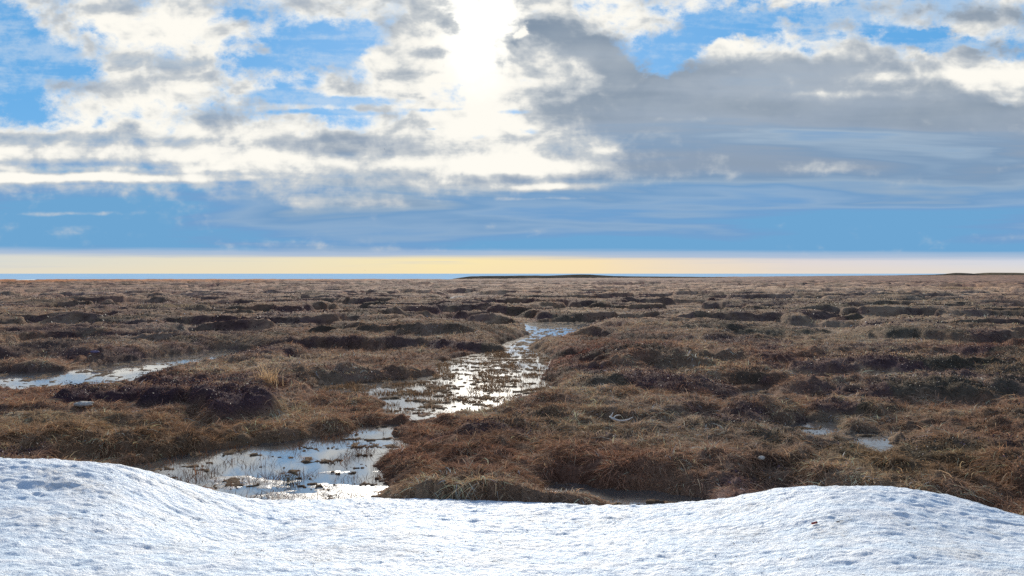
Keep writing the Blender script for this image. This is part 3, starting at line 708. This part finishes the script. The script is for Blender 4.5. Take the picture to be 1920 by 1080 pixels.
o = heath_band(260000, 32, 120, 1.25, .075, .16); tag(o, 'dark heather streaks, partly painted shade, on the farther mounds', 'heather', 'stuff')

# ------------------------------------------------------------------ sedge stems standing in the shallow water
m_sedge = simple_mat('sedge_stem', (.12, .06, .032), .7, .4)
def stems(x, y, z, L, wd, mat, name, cols, spread=1.0):
    n = len(x); a = rng.uniform(0, 2 * math.pi, n)
    return blades(name, x, y, z, L, wd, np.cos(a), np.sin(a), np.radians(np.clip(rng.normal(66, 16 * spread, n), 15, 89)), rng.uniform(0, .35, n), cols, mat, 3)
n = 9000
lo = PW['near'].min(0); hi = PW['near'].max(0)
x = rng.uniform(lo[0], hi[0], n); y = rng.uniform(max(lo[1], 6.8), hi[1], n)
q = (poly_sd(x, y, PW['near']) < .05) & (fbm(x * 1.7, y * 2.4, 3, 501) > .10)
x, y = x[q], y[q]
c = np.array([.13, .062, .034]) * np.exp(rng.normal(0, .45, (len(x), 1)))
o = stems(x, y, np.full(len(x), -.02), rng.uniform(.05, .17, len(x)), rng.uniform(.004, .008, len(x)), m_grass, 'sedge', c)
tag(o, 'thin dark red-brown sedge stems standing in the near pool', 'sedge', 'stuff')
n = 60000
lo = PW['main'].min(0); hi = PW['main'].max(0)
x = rng.uniform(lo[0], hi[0], n); y = rng.uniform(lo[1], hi[1], n)
q = (poly_sd(x, y, PW['main']) < .05) & (fbm(x * 1.3, y * 1.6, 4, 505, .65) > .12)
x, y = x[q], y[q]
c = np.array([.24, .15, .085]) * np.exp(rng.normal(0, .45, (len(x), 1)))
o = stems(x, y, np.full(len(x), -.02), rng.uniform(.05, .14, len(x)), rng.uniform(.007, .013, len(x)), m_grass, 'sedge', c)
tag(o, 'short tan sedge stems poking out of the broad islet pool', 'sedge', 'stuff')

# ------------------------------------------------------------------ single tufts
def tuft(px, py, n, L, wd, col, label, lean=0., r0=.05, cat='grass tuft', name='grass_tuft', zoff=0.):
    x0, y0, z0 = on_surface(px, py, tz)
    if z0 < 0: z0 = -.005
    x = rng.normal(0, r0, n); y = rng.normal(0, r0, n)
    a = rng.uniform(0, 2 * math.pi, n)
    dx_ = np.cos(a) + lean; dy_ = np.sin(a); l = np.hypot(dx_, dy_); 
    cc_ = np.array(col) * np.exp(rng.normal(0, .3, (n, 1)))
    o = blades(name, x, y, np.full(n, -.02), rng.uniform(L * .5, L, n), np.full(n, wd), dx_ / l, dy_ / l, np.radians(np.clip(rng.normal(72, 12, n), 25, 88)), rng.uniform(0, .25, n), cc_, m_grass, 4)
    o.location = (x0, y0, z0 + zoff)
    return tag(o, label, cat)
tuft(502, 722, 130, .62, .012, (.66, .47, .27), 'tall pale straw grass tuft rising from the dark heather clump', .25, .10)
tuft(545, 916, 46, .24, .006, (.10, .085, .055), 'small dark sedge tuft leaning right out of the grey slush', .9, .035, 'sedge tuft', 'sedge_tuft')
tuft(462, 700, 14, .32, .008, (.38, .29, .18), 'few thin pale stalks behind the dark heather clump', -.3, .16)
tuft(348, 574, 420, .26, .020, (.40, .31, .20), 'pale grass tuft on the crest of the far mound at the left', .4, 1.0)
tuft(1795, 541, 420, .34, .035, (.42, .33, .21), 'pale grass tuft on the rounded far mound at the right', .4, 1.5)

# ------------------------------------------------------------------ small finds
m_bone = simple_mat('bleached_bone', (.72, .66, .56), .8, .25, 30)
def tube(pts_, rad, mat, name, n=10):
    """smooth tapering tube through points"""
    pts_ = np.array(pts_, float); t = np.linspace(0, 1, len(pts_)); tt = np.linspace(0, 1, len(pts_) * 5)
    C_ = np.stack([np.interp(tt, t, pts_[:, k]) for k in range(3)], -1)
    for _ in range(3): C_[1:-1] = (C_[:-2] + 2 * C_[1:-1] + C_[2:]) / 4
    rr = np.interp(tt, np.linspace(0, 1, len(rad)), rad)
    V = []; 
    for i in range(len(C_)):
        d = C_[min(i + 1, len(C_) - 1)] - C_[max(i - 1, 0)]; d /= np.linalg.norm(d)
        u = np.cross(d, (0, 0, 1.) if abs(d[2]) < .9 else (1., 0, 0)); u /= np.linalg.norm(u); v = np.cross(d, u)
        for k in range(n):
            a = 2 * math.pi * k / n; V.append(C_[i] + rr[i] * (math.cos(a) * u + math.sin(a) * v))
    Fc = []
    for i in range(len(C_) - 1):
        for k in range(n): Fc.append((i * n + k, i * n + (k + 1) % n, (i + 1) * n + (k + 1) % n, (i + 1) * n + k))
    Fc.append(tuple(range(n))[::-1]); Fc.append(tuple((len(C_) - 1) * n + k for k in range(n)))
    me = bpy.data.meshes.new(name); me.from_pydata([tuple(v) for v in V], [], Fc); me.materials.append(mat)
    me.polygons.foreach_set('use_smooth', [True] * len(me.polygons)); me.update()
    o = bpy.data.objects.new(name, me); COL.objects.link(o); return o
# antler: main beam curving right with two short tines at the left
ax, ay, az_ = on_surface(1165, 797, tz)
root = bpy.data.objects.new('antler', None); COL.objects.link(root); root.location = (ax, ay, az_ + .065)
root.scale = (.8, .8, .8)
tag(root, 'bleached white curved antler lying on the brown grass right of the middle', 'antler')
bm_ = tube([(-.20, .10, .05), (-.15, .0, .03), (-.05, -.05, .0), (.06, -.06, .01), (.14, -.04, .03), (.22, .03, .06)], [.013, .022, .018, .015, .011, .004], m_bone, 'beam'); bm_.parent = root
for p in ([(-.15, .0, .03), (-.11, .05, .07), (-.05, .07, .09), (.0, .06, .08)], [(-.19, .08, .05), (-.15, .12, .10), (-.13, .13, .13)]):
    t_ = tube(p, [.012, .010, .003], m_bone, 'tine'); t_.parent = root
# red plastic tube on the snow
m_red = simple_mat('red_plastic', (.34, .035, .02), .4, .15, 60); m_dark = simple_mat('dark_end', (.05, .02, .018), .5, .2, 60)
zs_f = lambda X_, Y_: snow_sheet(X_, Y_)
rx_, ry_, rz_ = on_surface(1527, 983, zs_f, 3, 9)
root = bpy.data.objects.new('plastic_tube', None); COL.objects.link(root); root.location = (rx_, ry_, rz_ + .010); root.rotation_euler = (0, R(-4), R(22))
tag(root, 'small dark red plastic tube lying alone on the right snow mound', 'tube')
t1_ = tube([(-.024, 0, 0), (0, 0, 0), (.014, 0, 0)], [.0075, .0075], m_red, 'casing', 14); t1_.parent = root
t2_ = tube([(.0142, 0, 0), (.019, 0, 0), (.0235, 0, 0)], [.0082, .0080], m_dark, 'cap', 14); t2_.parent = root
# stones and scraps
def stone(px, py, sx_, sy_, sz_, col, label, zoff=.0, name='stone', cat='stone', seed=1):
    x0, y0, z0 = on_surface(px, py, tz)
    nu, nv = 26, 16
    u, v = np.meshgrid(np.linspace(0, 2 * math.pi, nu, endpoint=False), np.linspace(0, math.pi, nv))
    k = 1 + .22 * fbm(np.cos(u) * np.sin(v) * 1.7 + seed, np.sin(u) * np.sin(v) * 1.7 + np.cos(v) * 2, 3, 600 + seed)
    V = np.stack([sx_ * k * np.cos(u) * np.sin(v), sy_ * k * np.sin(u) * np.sin(v), sz_ * k * np.sign(np.cos(v)) * np.abs(np.cos(v)) ** .7], -1).reshape(-1, 3)
    Fc = [(i * nu + j, i * nu + (j + 1) % nu, (i + 1) * nu + (j + 1) % nu, (i + 1) * nu + j) for i in range(nv - 1) for j in range(nu)]
    me = bpy.data.meshes.new(name); me.from_pydata([tuple(p) for p in V], [], Fc)
    me.materials.append(simple_mat(name + '_surface', col, .8, .2, 14, .5)); me.polygons.foreach_set('use_smooth', [True] * len(me.polygons)); me.update()
    o = bpy.data.objects.new(name, me); COL.objects.link(o); o.location = (x0, y0, z0 + zoff); return tag(o, label, cat)
stone(158, 764, .14, .12, .045, (.50, .46, .38), 'pale flat stone lying in the grass below the heather at the left', .055, seed=2)
stone(1428, 873, .040, .025, .022, (.52, .46, .38), 'small pale chip of stone in the near grass above the right snow mound', .09, seed=5)
stone(178, 668, .12, .05, .035, (.20, .16, .24), 'small purple scrap of cloth on the dark mound at the left', .10, 'cloth_scrap', 'scrap', 9)

# ------------------------------------------------------------------ birds
m_bird = simple_mat('dark_plumage', (.035, .04, .045), .8, .2)
def bird(px, py, dist, span, label, yaw):
    x0, y0, z0 = at_y(px, py, dist); s_ = span
    root = bpy.data.objects.new('bird', None); COL.objects.link(root); root.location = (x0, y0, z0); root.rotation_euler = (0, R(8), yaw)
    tag(root, label, 'bird')
    b_ = tube([(0, -.26 * s_, 0), (0, -.10 * s_, .0), (0, .08 * s_, 0), (0, .2 * s_, .03 * s_), (0, .3 * s_, .02 * s_)], [.02 * s_, .075 * s_, .08 * s_, .05 * s_, .01 * s_], m_bird, 'body'); b_.parent = root
    for sg in (-1, 1):
        V = [(0, .12, 0), (0, -.08, 0), (sg * .24, .16, .10), (sg * .24, -.03, .10), (sg * .5, .02, .04), (sg * .5, -.04, .04)]
        V = [(a * s_, b__ * s_, c_ * s_) for a, b__, c_ in V]; V += [(a, b__, c_ - .015 * s_) for a, b__, c_ in V]
        Fc = [(0, 1, 3, 2), (2, 3, 5, 4), (6, 8, 9, 7), (8, 10, 11, 9), (0, 2, 8, 6), (2, 4, 10, 8), (1, 7, 9, 3), (3, 9, 11, 5), (4, 5, 11, 10), (0, 6, 7, 1)]
        me = bpy.data.meshes.new('wing'); me.from_pydata(V, [], Fc); me.materials.append(m_bird); w_ = bpy.data.objects.new('wing', me); COL.objects.link(w_); w_.parent = root
bird(721, 279.5, 160, .42, 'tiny dark bird flying high in front of the grey-blue cloud', R(70))
bird(684.5, 507, 300, .5, 'tiny dark bird low over the sea in the yellow strip', R(95))

# ------------------------------------------------------------------ bits of grass and peat blown on the snow
n = 5200
x = rng.uniform(-6, 6, n); y = rng.uniform(3.5, 7.6, n)
q = (fbm(x * .8, y * .8, 3, 701) > -.1) & (y < np.interp(x / y, CR_T, CR_Y))
x, y = x[q], y[q]; n = len(x); z = snow_sheet(x, y) + .002
a = rng.uniform(0, 2 * math.pi, n)
o = blades('grass_litter', x, y, z, rng.uniform(.005, .026, n) * np.where(rng.random(n) < .06, 2.2, 1), rng.uniform(.002, .0055, n), np.cos(a), np.sin(a), np.radians(rng.uniform(2, 25, n)), np.full(n, .1), np.array([.09, .065, .045]) * np.exp(rng.normal(0, .5, (n, 1))), m_grass, 2)
tag(o, 'dark specks of peat and broken grass scattered on the snow bank', 'litter', 'stuff')
